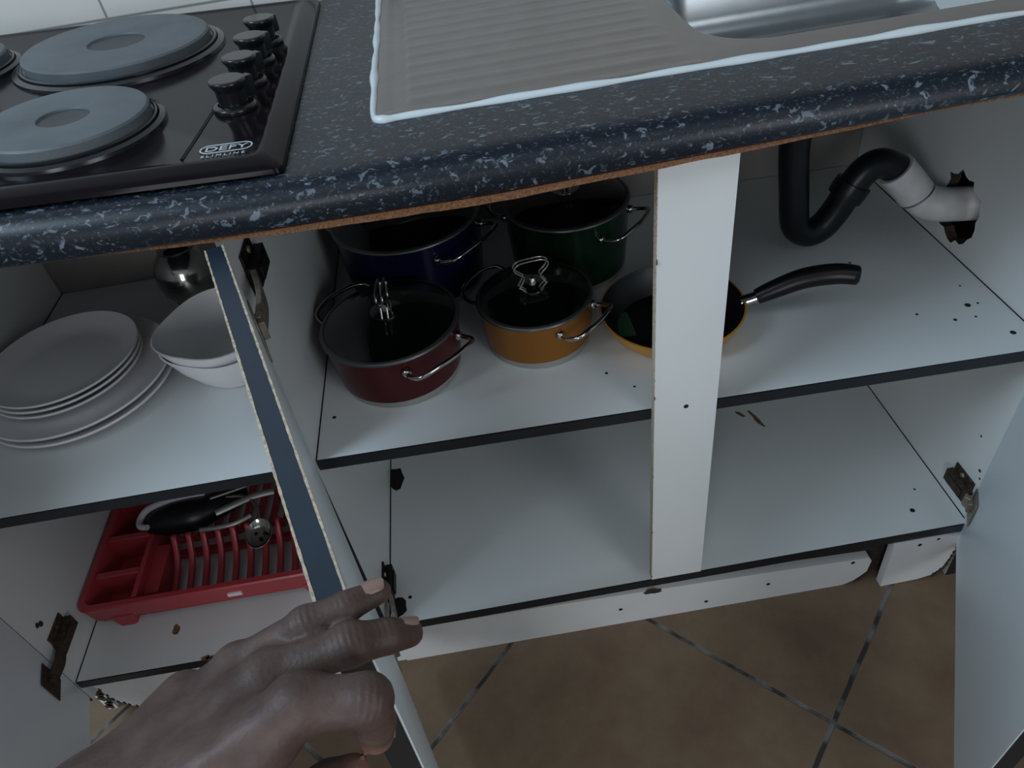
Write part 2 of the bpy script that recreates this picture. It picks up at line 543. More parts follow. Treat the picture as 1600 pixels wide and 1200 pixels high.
worktop = thing('worktop', (0.1, 0.25, ZB), 'black speckled laminate kitchen worktop with rounded front edge across both open cabinets', 'worktop')
bm = NB()
xs = [-1.25 + 0.05 * i for i in range(57)]
prof = [(0.125, ZT), (0.02, ZT), (0.0, ZT)]
for i in range(1, 9):
    a = R(90 * i / 8)
    prof.append((-0.030 + 0.026 - 0.026 * math.sin(a) * 1.0 + 0.0, ZT - 0.024 + 0.024 * math.cos(a)))
loops = []
for x in xs:
    w = warp(x); zb = 0.870 + lip(x) + strip_h(x)
    lp = [Vector((x, y, z + w)) for y, z in prof]
    lp += [Vector((x, -0.0300, zb + w + 0.006)), Vector((x, -0.0280, zb + w + 0.002)), Vector((x, -0.0250, zb + w)), Vector((x, 0.03, zb + w)), Vector((x, 0.125, zb + w))]
    loops.append(lp)
loft(bm, loops)


def slab(x0, x1, y0, y1, z0=ZB, z1=ZT):
    n = max(1, int((x1 - x0) / 0.05))
    lps = []
    for i in range(n + 1):
        x = x0 + (x1 - x0) * i / n
        w = warp(x)
        lps.append([Vector((x, y0, z0 + w)), Vector((x, y1, z0 + w)), Vector((x, y1, z1 + w)), Vector((x, y0, z1 + w))])
    loft(bm, lps)


slab(-1.25, 0.505, 0.125, 0.588)
slab(1.0, 1.55, 0.125, 0.588)
slab(0.505, 1.0, 0.49, 0.588)
part('laminate_top', bm, 'worktop', worktop, smooth=40)
bm = NB()
loops = []
for k in range(161):
    x = -1.25 + 2.8 * k / 160
    w = warp(x); z0 = 0.870 + lip(x) + w; h = strip_h(x)
    j = random.uniform(-0.0006, 0.0006)
    loops.append([Vector((x, -0.0240 - 0.5 * h, z0 + j)), Vector((x, 0.03, z0 + j)), Vector((x, 0.03, z0 + h - 0.0002)), Vector((x, -0.0240 - 0.3 * h, z0 + h - 0.0002))])
loft(bm, loops)
part('chipboard_core', bm, 'chip', worktop, label='raw brown chipboard core showing under the laminate')

# ---------------------------------------------------------------- hob
HT = Matrix.Rotation(math.atan(0.045), 4, 'Y')
hob = thing('electric_hob', (0.086, -0.002, ZT + 0.0022), 'black four plate electric hob with four knobs set into the worktop', 'hob', rot=Matrix.Rotation(R(1.0), 4, 'Z') @ HT)
HW, HD = 0.66, 0.575


def hl(x, y, z, r, n=5):
    return None


bm = NB()
lp = []
for ins, z, r in ((0, 0.0, 0.008), (0.001, 0.004, 0.008), (0.004, 0.006, 0.008), (0.018, 0.0105, 0.012), (0.022, 0.0112, 0.012), (0.026, 0.0100, 0.012), (0.030, 0.0092, 0.012)):
    lp.append(rrect(-HW + ins, -ins, ins, HD - ins, r, z))
loft(bm, lp)
# shallow ridge left of the knobs
tube(bm, [(-0.094, 0.035, 0.0082), (-0.084, 0.16, 0.0082), (-0.080, 0.30, 0.0082)], 0.0022, 8, 0)
part('hob_top', bm, 'hob', hob, local=True, smooth=35)


def hot_plate(x, y, r):
    bm = NB()
    lathe(bm, [(r * 1.13, 0.0088), (r * 1.12, 0.0125), (r * 1.06, 0.0145), (r * 1.04, 0.0125), (r * 1.04, 0.0165), (r * 1.02, 0.0175), (r * 1.0, 0.0155), (r * 0.96, 0.0150)], (x, y, 0), 64, 0, True)
    o = part('hot_plate', bm, 'ring', hob, local=True, smooth=35)
    bm = NB()
    lathe(bm, [(r * 0.985, 0.015), (r * 0.985, 0.0255), (r * 0.965, 0.0275), (r * 0.93, 0.0282), (r * 0.335, 0.0272), (r * 0.31, 0.0268), (r * 0.30, 0.0248)], (x, y, 0), 64, 0, True)
    lathe(bm, [(r * 0.30, 0.0248), (r * 0.02, 0.0240)], (x, y, 0), 64, 1, False, True)
    part('plate_surface', bm, ['plate', 'platedk'], o, local=True, smooth=30)


hot_plate(-0.238, 0.388, 0.114)
hot_plate(-0.225, 0.137, 0.0835)
hot_plate(-0.462, 0.392, 0.0835)
hot_plate(-0.500, 0.120, 0.120)


def hob_knob(x, y, a):
    bm = NB()
    lathe(bm, [(0.0225, 0.009), (0.0225, 0.0135), (0.0205, 0.0155), (0.0165, 0.016)], (x, y, 0), 32, 0, True)
    lathe(bm, [(0.0150, 0.0155), (0.0150, 0.030), (0.0165, 0.0325), (0.0185, 0.036), (0.0185, 0.039), (0.0172, 0.0405)], (x, y, 0), 32, 0, False, True)
    ca, sa = math.cos(a), math.sin(a)
    box(bm, -0.005, 0.005, -0.027, -0.010, 0.018, 0.037, 0, lambda px, py, pz: Vector((x + px * ca - py * sa, y + px * sa + py * ca, pz)))
    part('knob', bm, 'knob', hob, local=True, smooth=35, bevel=0.001)


for k, y in enumerate((0.149, 0.221, 0.293, 0.364)):
    hob_knob(-0.061 + 0.002 * k, y, R(135 + 4 * k))


def text_bm(s, size, mtx, ext=0.0002):
    cu = bpy.data.curves.new('lettering', 'FONT')
    cu.body = s
    cu.size = size
    cu.extrude = ext
    cu.align_x = 'CENTER'
    cu.align_y = 'CENTER'
    o = bpy.data.objects.new('lettering', cu)
    C.objects.link(o)
    me = o.to_mesh()
    bm = bmesh.new()
    bm.from_mesh(me)
    o.to_mesh_clear()
    bpy.data.objects.remove(o)
    bm.transform(mtx)
    return bm


bx, by, bz = -0.0555, 0.049, 0.0098
bm = text_bm('DEFY', 0.0140, Matrix.Translation((bx, by, bz)) @ Matrix.Diagonal((1.25, 0.95, 1, 1)))
# oval outline
lo = []
for s, z in ((1.0, 0.0), (1.0, 0.0004), (0.86, 0.0004), (0.86, 0.0)):
    l2 = []
    for i in range(40):
        a = 2 * math.pi * i / 40
        cx = 0.0155 * (1 if math.cos(a) > 0 else -1)
        rr = 0.0092 - (0.0 if s == 1.0 else 0.0014)
        l2.append(Vector((bx + cx + rr * math.cos(a), by + rr * math.sin(a), bz + z)))
    lo.append(l2)
loft(bm, lo + [lo[0]], 0, False, False)
bm2 = text_bm('S L I M L I N E', 0.0062, Matrix.Translation((bx - 0.001, by - 0.0150, bz)) @ Matrix.Diagonal((1.1, 1, 1, 1)))
me = bpy.data.meshes.new('tmp'); bm2.to_mesh(me); bm2.free(); bm.from_mesh(me); bpy.data.meshes.remove(me)
part('badge', bm, 'print', hob, local=True, label='pale oval badge lettered DEFY SLIMLINE')

# ---------------------------------------------------------------- sink
sink = thing('sink', (0.55, 0.30, ZT), 'stainless steel inset sink with ribbed draining board, sealed with white silicone', 'sink')
SX0, SX1, SY0, SY1 = 0.164, 1.25, 0.084, 0.548
ZS = ZT + 0.0028
BX0, BX1, BY0, BY1 = 0.520, 0.985, 0.132, 0.48
# draining board: height field with rim, recess and ribs
bm = NB()
nx, ny = 120, 150
DX1 = 0.500


def sstep(a, b, x):
    t = min(1, max(0, (x - a) / (b - a)))
    return t * t * (3 - 2 * t)


grid = []
for i in range(nx + 1):
    row = []
    for j in range(ny + 1):
        x = SX0 + (DX1 - SX0) * i / nx
        y = SY0 + (SY1 - SY0) * j / ny
        d = min(x - SX0, y - SY0, SY1 - y)
        z = ZS - 0.0024 * (1 - sstep(0, 0.006, d))
        ins = min(x - SX0 - 0.012, y - SY0 - 0.012, SY1 - y - 0.012)
        z -= 0.0018 * sstep(0.0, 0.01, ins)
        rx = sstep(0.200, 0.2035, x) * (1 - sstep(0.47, 0.50, x))
        ry = sstep(0.108, 0.116, y) * (1 - sstep(0.50, 0.51, y))
        z += rx * ry * (0.0006 + 0.0009 * sstep(-0.2, 0.9, math.cos((y - 0.125) / 0.034 * 2 * math.pi)))
        row.append(bm.verts.new((x, y, z)))
    grid.append(row)
for i in range(nx):
    for j in range(ny):
        bm.faces.new((grid[i][j], grid[i + 1][j], grid[i + 1][j + 1], grid[i][j + 1]))
part('draining_board', bm, 'steel', sink, smooth=60)
# rim round the basin, then the basin itself
bm = NB()
n = 10
zr = ZS - 0.0018
inner = rrect(BX0, BX1, BY0, BY1, 0.075, zr, n)


def outer_pt(p):
    cx, cy = (BX0 + BX1) / 2, (BY0 + BY1) / 2
    dx, dy = p.x - cx, p.y - cy
    k = 9e9
    if dx > 0: k = min(k, (SX1 - cx) / dx)
    if dx < 0: k = min(k, (DX1 - cx) / dx)
    if dy > 0: k = min(k, (SY1 - cy) / dy)
    if dy < 0: k = min(k, (SY0 - cy) / dy)
    return Vector((cx + dx * k, cy + dy * k, zr))


outer = [outer_pt(p) for p in inner]
mid = [o.lerp(i, 0.12) for o, i in zip(outer, inner)]
for o in outer:
    o.z = ZS - 0.0024 if (abs(o.y - SY0) < 1e-4 or abs(o.y - SY1) < 1e-4) else zr
loft(bm, [outer, mid, inner], 0, False, False)
part('basin_rim', bm, 'steel', sink, smooth=50)
bm = NB()
lps = []
for ins, z, r in ((0, zr, 0.075), (0.003, zr - 0.001, 0.073), (0.007, zr - 0.005, 0.070), (0.010, zr - 0.012, 0.068), (0.018, ZT - 0.075, 0.062), (0.024, ZT - 0.093, 0.058), (0.036, ZT - 0.106, 0.05), (0.055, ZT - 0.112, 0.04), (0.10, ZT - 0.114, 0.03)):
    lps.append(rrect(BX0 + ins, BX1 - ins, BY0 + ins, BY1 - ins, r, z, n))
loft(bm, lps, 0, False, True)
part('basin', bm, 'basin', sink, smooth=50)
bm = NB()
wob = lambda: random.uniform(-0.0008, 0.0008)
pts = [(SX0 + 0.0 + wob(), SY1 - 0.04 * k, ZT + 0.0012) for k in range(11)]
pts += [(SX0 + 0.002, SY0 + 0.012, ZT + 0.0012), (SX0 + 0.012, SY0 - 0.001, ZT + 0.0012)]
pts += [(SX0 + 0.03 + 0.05 * k, SY0 - 0.001 + wob(), ZT + 0.0012) for k in range(22)]
tube(bm, pts, lambda t: 0.0042 + 0.0008 * math.sin(t * 57) + 0.0006 * math.sin(t * 131), 8, 0, 5)
part('sealant_bead', bm, 'seal', sink, smooth=60, label='white silicone sealant bead')

# ---------------------------------------------------------------- cabinets
XL, XR = -0.512, 0.951
ZLS, ZLB = 0.5206, 0.1331


def zs(x):
    return 0.5248 - 0.0231 * (x - 0.4)


def zb(x):
    return 0.1389 + 0.0086 * (x - 0.4)


def dot(bm, c, n, r, mi):
    """small drilled hole / speck: a flat disc standing 0.3 mm off the board"""
    nrm = Vector(n)
    a = nrm.orthogonal().normalized(); b = nrm.cross(a)
    c = Vector(c)
    lo = [c + (a * math.cos(t) + b * math.sin(t)) * r for t in [2 * math.pi * i / 10 for i in range(10)]]
    loft(bm, [[p - nrm * 0.0005 for p in lo], [p + nrm * 0.0003 for p in lo]], mi)


# left (hob) cabinet
hobcab = thing('base_cabinet', (-0.264, 0.27, 0.0), 'open white base cabinet under the hob, holding plates and a red dish rack', 'cabinet', 'white base cabinets under the worktop')
bm = NB(); box(bm, XL - 0.016, XL, 0.0, 0.545, 0.072, 0.868)
box(bm, XL - 0.016, XL, 0.020, 0.545, 0.0, 0.0718)
for k in range(7):
    blob(bm, (XL - 0.010 + 0.004 * (k % 3), 0.0195, 0.010 + 0.010 * k), (1, 0, 0), (0, 0, 1), 0.006, 0.008, 1, 9, 0.4)
for c in ((0.030, 0.262), (0.036, 0.256)):
    blob(bm, (XL, c[0], c[1]), (0, 1, 0), (0, 0, 1), 0.004, 0.005, 1)
s = part('side_panel', bm, ['white', 'damp_shade'], hobcab)
bm = NB(); box(bm, XL - 0.016, XL, -0.0013, -0.0001, 0.074, 0.868)
part('edge_strip', bm, 'edge', s)
bm = NB(); box(bm, XL + 0.001, -0.017, 0.0140, 0.545, ZLS - 0.016, ZLS)
box(bm, XL + 0.0001, XL + 0.0022, 0.0145, 0.545, ZLS - 0.002, ZLS + 0.0005, 1)
s = part('shelf', bm, ['white', 'hole'], hobcab)
bm = NB(); box(bm, XL + 0.001, -0.017, 0.0117, 0.0138, ZLS - 0.0165, ZLS)
part('edge_strip', bm, 'edge', s)
bm = NB(); box(bm, XL + 0.002, -0.017, 0.0022, 0.545, ZLB - 0.016, ZLB)
blob(bm, (-0.363, 0.066, ZLB), (1, 0, 0), (0, 1, 0), 0.006, 0.010, 1)
box(bm, XL + 0.0001, XL + 0.0020, 0.0025, 0.545, ZLB - 0.002, ZLB + 0.0005, 2)
s = part('bottom_panel', bm, ['white', 'stain', 'hole'], hobcab)
bm = NB(); box(bm, XL + 0.002, -0.017, -0.0002, 0.002, ZLB - 0.0165, ZLB)
for k in range(26):
    x = -0.30 + 0.007 * k
    blob(bm, (x, 0.0035 + random.uniform(-0.002, 0.002), ZLB), (1, 0, 0), (0, 1, 0), 0.007, 0.0042, 1, 9)
part('edge_strip', bm, ['edge', 'stain'], s, label='black edge strip, broken and brown along its right half')
# plinth with a rotten lower left corner
bm = NB()
pp = [(-0.508, 0.112), (-0.500, 0.085), (-0.497, 0.055), (-0.494, 0.040), (-0.484, 0.030), (-0.478, 0.018), (-0.462, 0.006), (-0.44, 0.0), (-0.018, 0.0), (-0.018, 0.114)]
loft(bm, [[Vector((x, 0.010, z)) for x, z in pp], [Vector((x, 0.024, z)) for x, z in pp]], 0)
for k in range(8):
    i = 1 + k * 6 / 8
    a, b = pp[int(i)], pp[int(i) + 1]
    t = i - int(i)
    blob(bm, (a[0] + (b[0] - a[0]) * t + 0.001, 0.0098, a[1] + (b[1] - a[1]) * t), (1, 0, 0), (0, 0, 1), 0.0022, 0.0055, 1, 7, 0.3, 0.0003)
part('plinth', bm, ['plinth', 'damp_shade'], hobcab, label='white plinth board with a rotten lower corner')

# right (sink) cabinet
sinkcab = thing('base_cabinet', (0.47, 0.27, 0.0), 'open white base cabinet under the sink, with a centre stile and two open doors', 'cabinet', 'white base cabinets under the worktop')
bm = NB(); box(bm, -0.016, 0.0, 0.0, 0.545, 0.10, 0.868)
box(bm, -0.016, 0.0, 0.016, 0.545, 0.0, 0.0999)
blob(bm, (0.0, 0.008, 0.858), (0, 1, 0), (0, 0, 1), 0.003, 0.004, 1)
s = part('side_panel', bm, ['white', 'hole'], sinkcab)
bm = NB(); box(bm, -0.016, 0.0, -0.0013, -0.0001, 0.10, 0.868)
part('edge_strip', bm, 'edge', s)

# right side panel with a ragged hole for the waste pipe
HOLE = []
rag = random.Random(3)
for i in range(30):
    a = 2 * math.pi * i / 30
    k = 1 + rag.uniform(-0.10, 0.10)
    HOLE.append((0.250 + 0.044 * k * math.cos(a) + (0.012 if math.sin(a) > 0.6 else 0), 0.579 + 0.052 * k * math.sin(a)))
bm = NB()


def panel_face(x):
    ov = [bm.verts.new((x, y, z)) for y, z in ((0, 0), (0.545, 0), (0.545, 0.868), (0, 0.868))]
    iv = [bm.verts.new((x, y, z)) for y, z in HOLE]
    es = [bm.edges.new((ov[i], ov[(i + 1) % 4])) for i in range(4)]
    es += [bm.edges.new((iv[i], iv[(i + 1) % len(iv)])) for i in range(len(iv))]
    bmesh.ops.triangle_fill(bm, edges=es, use_beauty=True)
    return ov, iv


o1, i1 = panel_face(XR)
o2, i2 = panel_face(XR + 0.016)
for a, b, mi in ((o1, o2, 0), (i1, i2, 1)):
    for i in range(len(a)):
        j = (i + 1) % len(a)
        bm.faces.new((a[i], a[j], b[j], b[i])).material_index = mi
for y, z, r in ((0.026, 0.247, 0.003), (0.020, 0.235, 0.002), (0.050, 0.30, 0.002)):
    dot(bm, (XR, y, z), (-1, 0, 0), r, 1)
s = part('side_panel', bm, ['white', 'damp_shade'], sinkcab, label='right side panel with a ragged hole for the waste pipe')
bm = NB(); box(bm, XR, XR + 0.016, -0.0013, -0.0001, 0.0, 0.868)
part('edge_strip', bm, 'edge', s)
# dark board added behind the hole in place of its shaded depth
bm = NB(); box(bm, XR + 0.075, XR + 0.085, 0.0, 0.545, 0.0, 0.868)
nb = thing('hole_shade_backing', (XR + 0.08, 0.27, 0.0), 'dark board added as shade behind the ragged hole in the right panel', 'cabinet')
part('side_panel', bm, 'damp_shade', nb)


def sl(x, y, z):
    return Vector((x, y, z + zs(x)))


def slb(x, y, z):
    return Vector((x, y, z + zb(x)))


bm = NB(); box(bm, 0.0012, XR - 0.0012, 0.0075, 0.546, -0.016, 0.0, 0, sl)
for x, y, r in ((0.902, 0.112, 0.0042), (0.869, 0.086, 0.0026), (0.923, 0.044, 0.0040), (0.828, 0.109, 0.0020), (0.917, 0.113, 0.0018), (0.898, 0.086, 0.0018), (0.019, 0.081, 0.0026), (0.387, 0.086, 0.0022), (0.417, 0.052, 0.0018), (0.917, 0.156, 0.0016), (0.70, 0.24, 0.0016), (0.80, 0.25, 0.002)):
    dot(bm, (x, y, zs(x)), (0, 0, 1), r, 1)
box(bm, 0.0001, 0.0017, 0.0076, 0.545, -0.0020, 0.0006, 1, sl); box(bm, XR - 0.0018, XR - 0.0001, 0.0076, 0.545, -0.0020, 0.0006, 1, sl)
s = part('shelf', bm, ['white', 'hole'], sinkcab)
bm = NB(); box(bm, 0.0012, XR - 0.0012, 0.005, 0.0073, -0.0165, 0.0002, 0, sl)
part('edge_strip', bm, 'edge', s)
bm = NB(); box(bm, 0.0012, XR - 0.0012, 0.0042, 0.546, -0.016, 0.0, 0, slb)
for x, y, r in ((0.881, 0.045, 0.0042), (0.906, 0.085, 0.002), (0.035, 0.05, 0.0032)):
    dot(bm, (x, y, zb(x)), (0, 0, 1), r, 1)
blob(bm, (0.715, 0.305, zb(0.715)), (0.3, -1, 0), (1, 0.3, 0), 0.022, 0.004, 2, 16, 0.3)
blob(bm, (0.690, 0.325, zb(0.69)), (0.6, -1, 0), (1, 0.3, 0), 0.012, 0.003, 2, 16, 0.3)
blob(bm, (0.012, 0.315, zb(0.0)), (1, 0, 0), (0, 1, 0), 0.016, 0.028, 1, 12, 0.15)
blob(bm, (0.014, 0.036, zb(0.0)), (1, 0, 0), (0, 1, 0), 0.016, 0.018, 1, 12, 0.15)
box(bm, 0.0001, 0.0022, 0.0045, 0.545, -0.0020, 0.0006, 1, slb); box(bm, XR - 0.0018, XR - 0.0001, 0.0045, 0.545, -0.0020, 0.0006, 1, slb)
s = part('bottom_panel', bm, ['white', 'hole', 'stain'], sinkcab)
bm = NB(); box(bm, 0.0012, XR - 0.003, 0.0018, 0.004, -0.0172, 0.0002, 0, slb)
part('edge_strip', bm, 'edge', s)
# centre stile
bm = NB(); box(bm, 0.4273, 0.5063, -0.0085, 0.0042, 0.158, 0.866)
dot(bm, (0.4672, -0.0085, 0.534), (0, -1, 0), 0.0032, 1)
rg = random.Random(5)
for k in range(34):
    z = 0.16 + 0.69 * rg.random()
    blob(bm, (0.4273, -0.0085 + rg.random() * 0.011, z), (0, 1, 0), (0, 0, 1), 0.0015, 0.002 + 0.003 * rg.random(), 2, 9, 0.4, 0.0003)
box(bm, 0.42685, 0.4276, -0.0078, 0.0040, 0.158, 0.866, 3)
part('centre_stile', bm, ['white', 'hole', 'damp_shade', 'core'], sinkcab, label='white upright centre stile with chipped left edge')
# plinth: long sloping board and a short block
bm = NB()
pp = [(0.0005, 0.0), (0.775, 0.0), (0.795, 0.010), (0.812, 0.032), (0.814, 0.062), (0.808, 0.073), (0.63, 0.0815), (0.41, 0.0895), (0.20, 0.097), (0.0005, 0.10)]
loft(bm, [[Vector((x, 0.014, z)) for x, z in pp], [Vector((x, 0.029, z)) for x, z in pp]], 0)
for x, z in ((0.38, 0.046), (0.53, 0.024), (0.637, 0.045), (0.781, 0.066)):
    dot(bm, (x, 0.014, z), (0, -1, 0), 0.0036, 1)
blob(bm, (0.435, 0.0137, 0.086), (1, 0, 0), (0, 0, 1), 0.016, 0.006, 2, 14, 0.2)
blob(bm, (0.809, 0.0137, 0.02), (1, 0, 1), (1, 0, -1), 0.02, 0.004, 2, 12, 0.3)
part('plinth', bm, ['plinth', 'hole', 'damp_shade'], sinkcab, label='long white plinth board dropping away from the bottom panel')
bm = NB()
pp = [(0.835, 0.0), (0.90, 0.003), (0.926, 0.010), (0.940, 0.028), (0.944, 0.06), (0.949, 0.095), (0.946, 0.119), (0.92, 0.1235), (0.832, 0.1235)]
loft(bm, [[Vector((x, -0.001, z)) for x, z in pp], [Vector((x, 0.0135, z)) for x, z in pp]], 0)
for x, z, r in ((0.877, 0.111, 0.0036), (0.906, 0.119, 0.0028)):
    dot(bm, (x, -0.001, z), (0, -1, 0), r, 1)
for k in range(12):
    i = 2 + 4 * k / 12
    a, b = pp[int(i)], pp[int(i) + 1]; t = i - int(i)
    blob(bm, (a[0] + (b[0] - a[0]) * t, -0.0012, a[1] + (b[1] - a[1]) * t), (1, 0, 0), (0, 0, 1), 0.003, 0.006, 2, 9, 0.4)
part('plinth_block', bm, ['plinth', 'hole', 'damp_shade'], sinkcab, label='short white plinth block with a chipped right edge')
# dark sheet, floor to panel, painting in the shade of the gap behind the plinth
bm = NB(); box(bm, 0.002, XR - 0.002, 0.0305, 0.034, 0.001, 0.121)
part('plinth_gap_shade', bm, 'damp_shade', sinkcab)


# doors ------------------------------------------------------------------
def door(parent, hinge_xy, ang, L, z0, z1, inner_sign, face_in, face_out, edge, th=0.0165, tilt=0.0):
    """ang: direction the door points, from world x axis; inner face on side inner_sign (left of direction = +1)"""
    d = Vector((math.cos(ang), math.sin(ang), 0)); nrm = Vector((-d.y, d.x, 0)) * inner_sign

    def tf(a, b, z):           # a along, b thickness (0 = outer face, th = inner face)
        return Vector((hinge_xy[0], hinge_xy[1], 0)) + d * a + nrm * (b + tilt * (z - z1)) + Vector((0, 0, z))
    bm = NB()
    box(bm, 0, L, 0.0012, th - 0.0012, z0, z1, 2, tf)
    box(bm, 0.0003, L - 0.0004, th - 0.0012, th, z0, z1 - 0.0006, 0, tf)
    box(bm, 0.0003, L - 0.0004, 0.0, 0.0012, z0, z1 - 0.0006, 1, tf)
    # chipped pale rims along both skins
    rg = random.Random(int(L * 1000))
    for b in (0.0008, th - 0.0008):
        lps = []
        for k in range(90):
            a = L * k / 89
            w = 0.0007 + 0.0006 * rg.random()
            lps.append([tf(a, b - w, z1 - 0.0006), tf(a, b + w, z1 - 0.0006), tf(a, b + w * 0.8, z1 + 0.0004), tf(a, b - w * 0.8, z1 + 0.0004)])
        loft(bm, lps, 3)
    box(bm, L - 0.0001, L + 0.0006, 0.0012, th - 0.0012, z0, z1 - 0.0003, 4, tf)  # free end capped in black: its lack of light put into the colour
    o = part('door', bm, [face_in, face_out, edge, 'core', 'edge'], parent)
    return o, tf


# left door of the hob cabinet
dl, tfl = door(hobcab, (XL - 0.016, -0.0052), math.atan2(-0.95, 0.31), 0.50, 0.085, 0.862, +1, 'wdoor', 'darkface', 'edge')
# middle door (left door of the sink cabinet), held by the hand
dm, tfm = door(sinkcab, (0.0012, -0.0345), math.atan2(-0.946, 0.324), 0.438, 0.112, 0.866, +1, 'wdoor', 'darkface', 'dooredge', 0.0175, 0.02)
dm['label'] = 'open door seen from above along its slate blue top edge'
# right door of the sink cabinet
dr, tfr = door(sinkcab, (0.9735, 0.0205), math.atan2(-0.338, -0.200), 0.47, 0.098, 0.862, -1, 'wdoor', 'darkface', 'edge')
dr['label'] = 'white inner face of the right open door'


def hinge(parent, x, sgn, y, z, mats, tfd, a, rusty):
    """mounting plate on a side panel (facing sgn in x), arm and cup on the door"""
    bm = NB()
    w = lambda p, q, r_: Vector((x + sgn * p, q, r_))
    box(bm, 0.0002, 0.003, y - 0.018, y + 0.030, z - 0.026, z + 0.026, 0, w)
    box(bm, 0.003, 0.014, y - 0.022, y + 0.032, z - 0.012, z + 0.012, 0, w)
    box(bm, 0.014, 0.017, y - 0.014, y + 0.022, z - 0.008, z + 0.008, 0, w)
    for dz in (-0.019, 0.019):
        lathe(bm, [(0.0045, 0.0), (0.0045, 0.0025), (0.002, 0.0032)], (0, 0, 0), 12, 1, True, True, lambda p: Vector((x + sgn * (0.003 + p.z), y + 0.008 + p.x, z + dz + p.y)))
    # arm and knuckle reaching the door
    e = tfd(a, 0.0175 + 0.004, z)
    s0 = Vector((x + sgn * 0.009, y - 0.018, z))
    mid = (s0 + e) / 2 + Vector((sgn * 0.004, 0, 0))
    P = resample([s0, mid, e], 5)
    lps = []
    for p in P:
        lps.append([p + Vector((-0.003, 0, -0.011)), p + Vector((0.003, 0, -0.011)), p + Vector((0.003, 0, 0.011)), p + Vector((-0.003, 0, 0.011))])
    loft(bm, lps, 1)
    f = tfd
    box(bm, a - 0.012, a + 0.026, 0.0177, 0.0195, z - 0.026, z + 0.026, 1, f)
    box(bm, a - 0.010, a + 0.010, 0.0195, 0.026, z - 0.010, z + 0.010, 1, f)
    part('hinge', bm, mats, parent, smooth=30, bevel=0.0008, label=('rusty concealed hinge' if rusty else 'dull metal concealed hinge'))


hinge(dm, 0.0, 1, 0.060, 0.786, ['blackmet', 'hinge'], tfm, 0.024, False)
hinge(dm, 0.0, 1, 0.060, 0.166, ['blackmet', 'hinge'], tfm, 0.024, True)
hinge(dr, XR, -1, 0.040, 0.193, ['rust', 'hinge'], tfr, 0.030, True)
hinge(dr, XR, -1, 0.040, 0.786, ['rust', 'hinge'], tfr, 0.030, True)
hinge(dl, XL, 1, 0.040, 0.205, ['rust', 'rust'], tfl, 0.030, True)
hinge(dl, XL, 1, 0.040, 0.786, ['rust', 'rust'], tfl, 0.030, True)

# ---------------------------------------------------------------- waste pipe
pipe = thing('waste_pipe', (0.76, 0.30, 0.55), 'black sink waste trap with white elbow running into the ragged panel hole', 'pipe')
bm = NB()
zt = ZT - 0.1145
tube(bm, [(0.706, 0.30, zt), (0.7095, 0.30, 0.69), (0.7190, 0.30, 0.62), (0.7230, 0.30, 0.590), (0.7300, 0.30, 0.564), (0.750, 0.30, 0.549), (0.7725, 0.30, 0.557), (0.792, 0.30, 0.586), (0.806, 0.30, 0.617), (0.824, 0.30, 0.641), (0.846, 0.30, 0.647), (0.872, 0.299, 0.632)], 0.0215, 24, 0, 6)
lathe(bm, [(0.0, 0.0), (0.026, 0.0), (0.027, 0.012), (0.0265, 0.024), (0.0, 0.025)], (0, 0, 0), 24, 0, False, False, lambda p: Vector((0.8035, 0.30, 0.612)) + Matrix.Rotation(R(28), 3, 'Y') @ Vector((p.x, p.y, p.z - 0.012)))
lathe(bm, [(0.033, 0.0), (0.036, -0.006), (0.028, -0.03), (0.0225, -0.035)], (0.706, 0.30, zt), 24, 0, True, False)
part('trap', bm, 'abs', pipe, smooth=50, label='black plastic U shaped trap')
bm = NB()
e = [(0.868, 0.300, 0.6345), (0.884, 0.297, 0.617), (0.905, 0.290, 0.592), (0.922, 0.283, 0.579), (0.945, 0.272, 0.5765), (0.995, 0.262, 0.576)]
tube(bm, e[:3], 0.0268, 28, 0, 4)
tube(bm, e[2:], 0.0255, 28, 0, 4)
tube(bm, [(0.9045, 0.2902, 0.5927), (0.9065, 0.2895, 0.5903)], 0.0271, 28, 1, 2)
part('elbow', bm, ['pvc', 'satin'], pipe, smooth=50, label='white plastic elbow pipe')


# ---------------------------------------------------------------- cooking pots
def wire_handle(bm, c, r, z, ang, span, out, lift, wr=0.0032):
    cx, cy = c
    pts = []
    for t, o_, l_ in ((-1, 0.0, 0), (-0.95, 0.5, 0.1), (-0.75, 0.95, 0.6), (-0.4, 1.0, 1.0), (0.0, 1.0, 1.05), (0.4, 1.0, 1.0), (0.75, 0.95, 0.6), (0.95, 0.5, 0.1), (1, 0.0, 0)):
        a = ang + t * span
        q = r + out * o_
        pts.append((cx + q * math.cos(a), cy + q * math.sin(a), z + lift * l_))
    tube(bm, pts, wr, 8, 0, 4)
    for t in (-1, 1):
        a = ang + t * span
        q = Vector((cx + (r + 0.003) * math.cos(a), cy + (r + 0.003) * math.sin(a), z))
        bmesh.ops.create_icosphere(bm, subdivisions=2, radius=0.0068, matrix=Matrix.Translation(q))


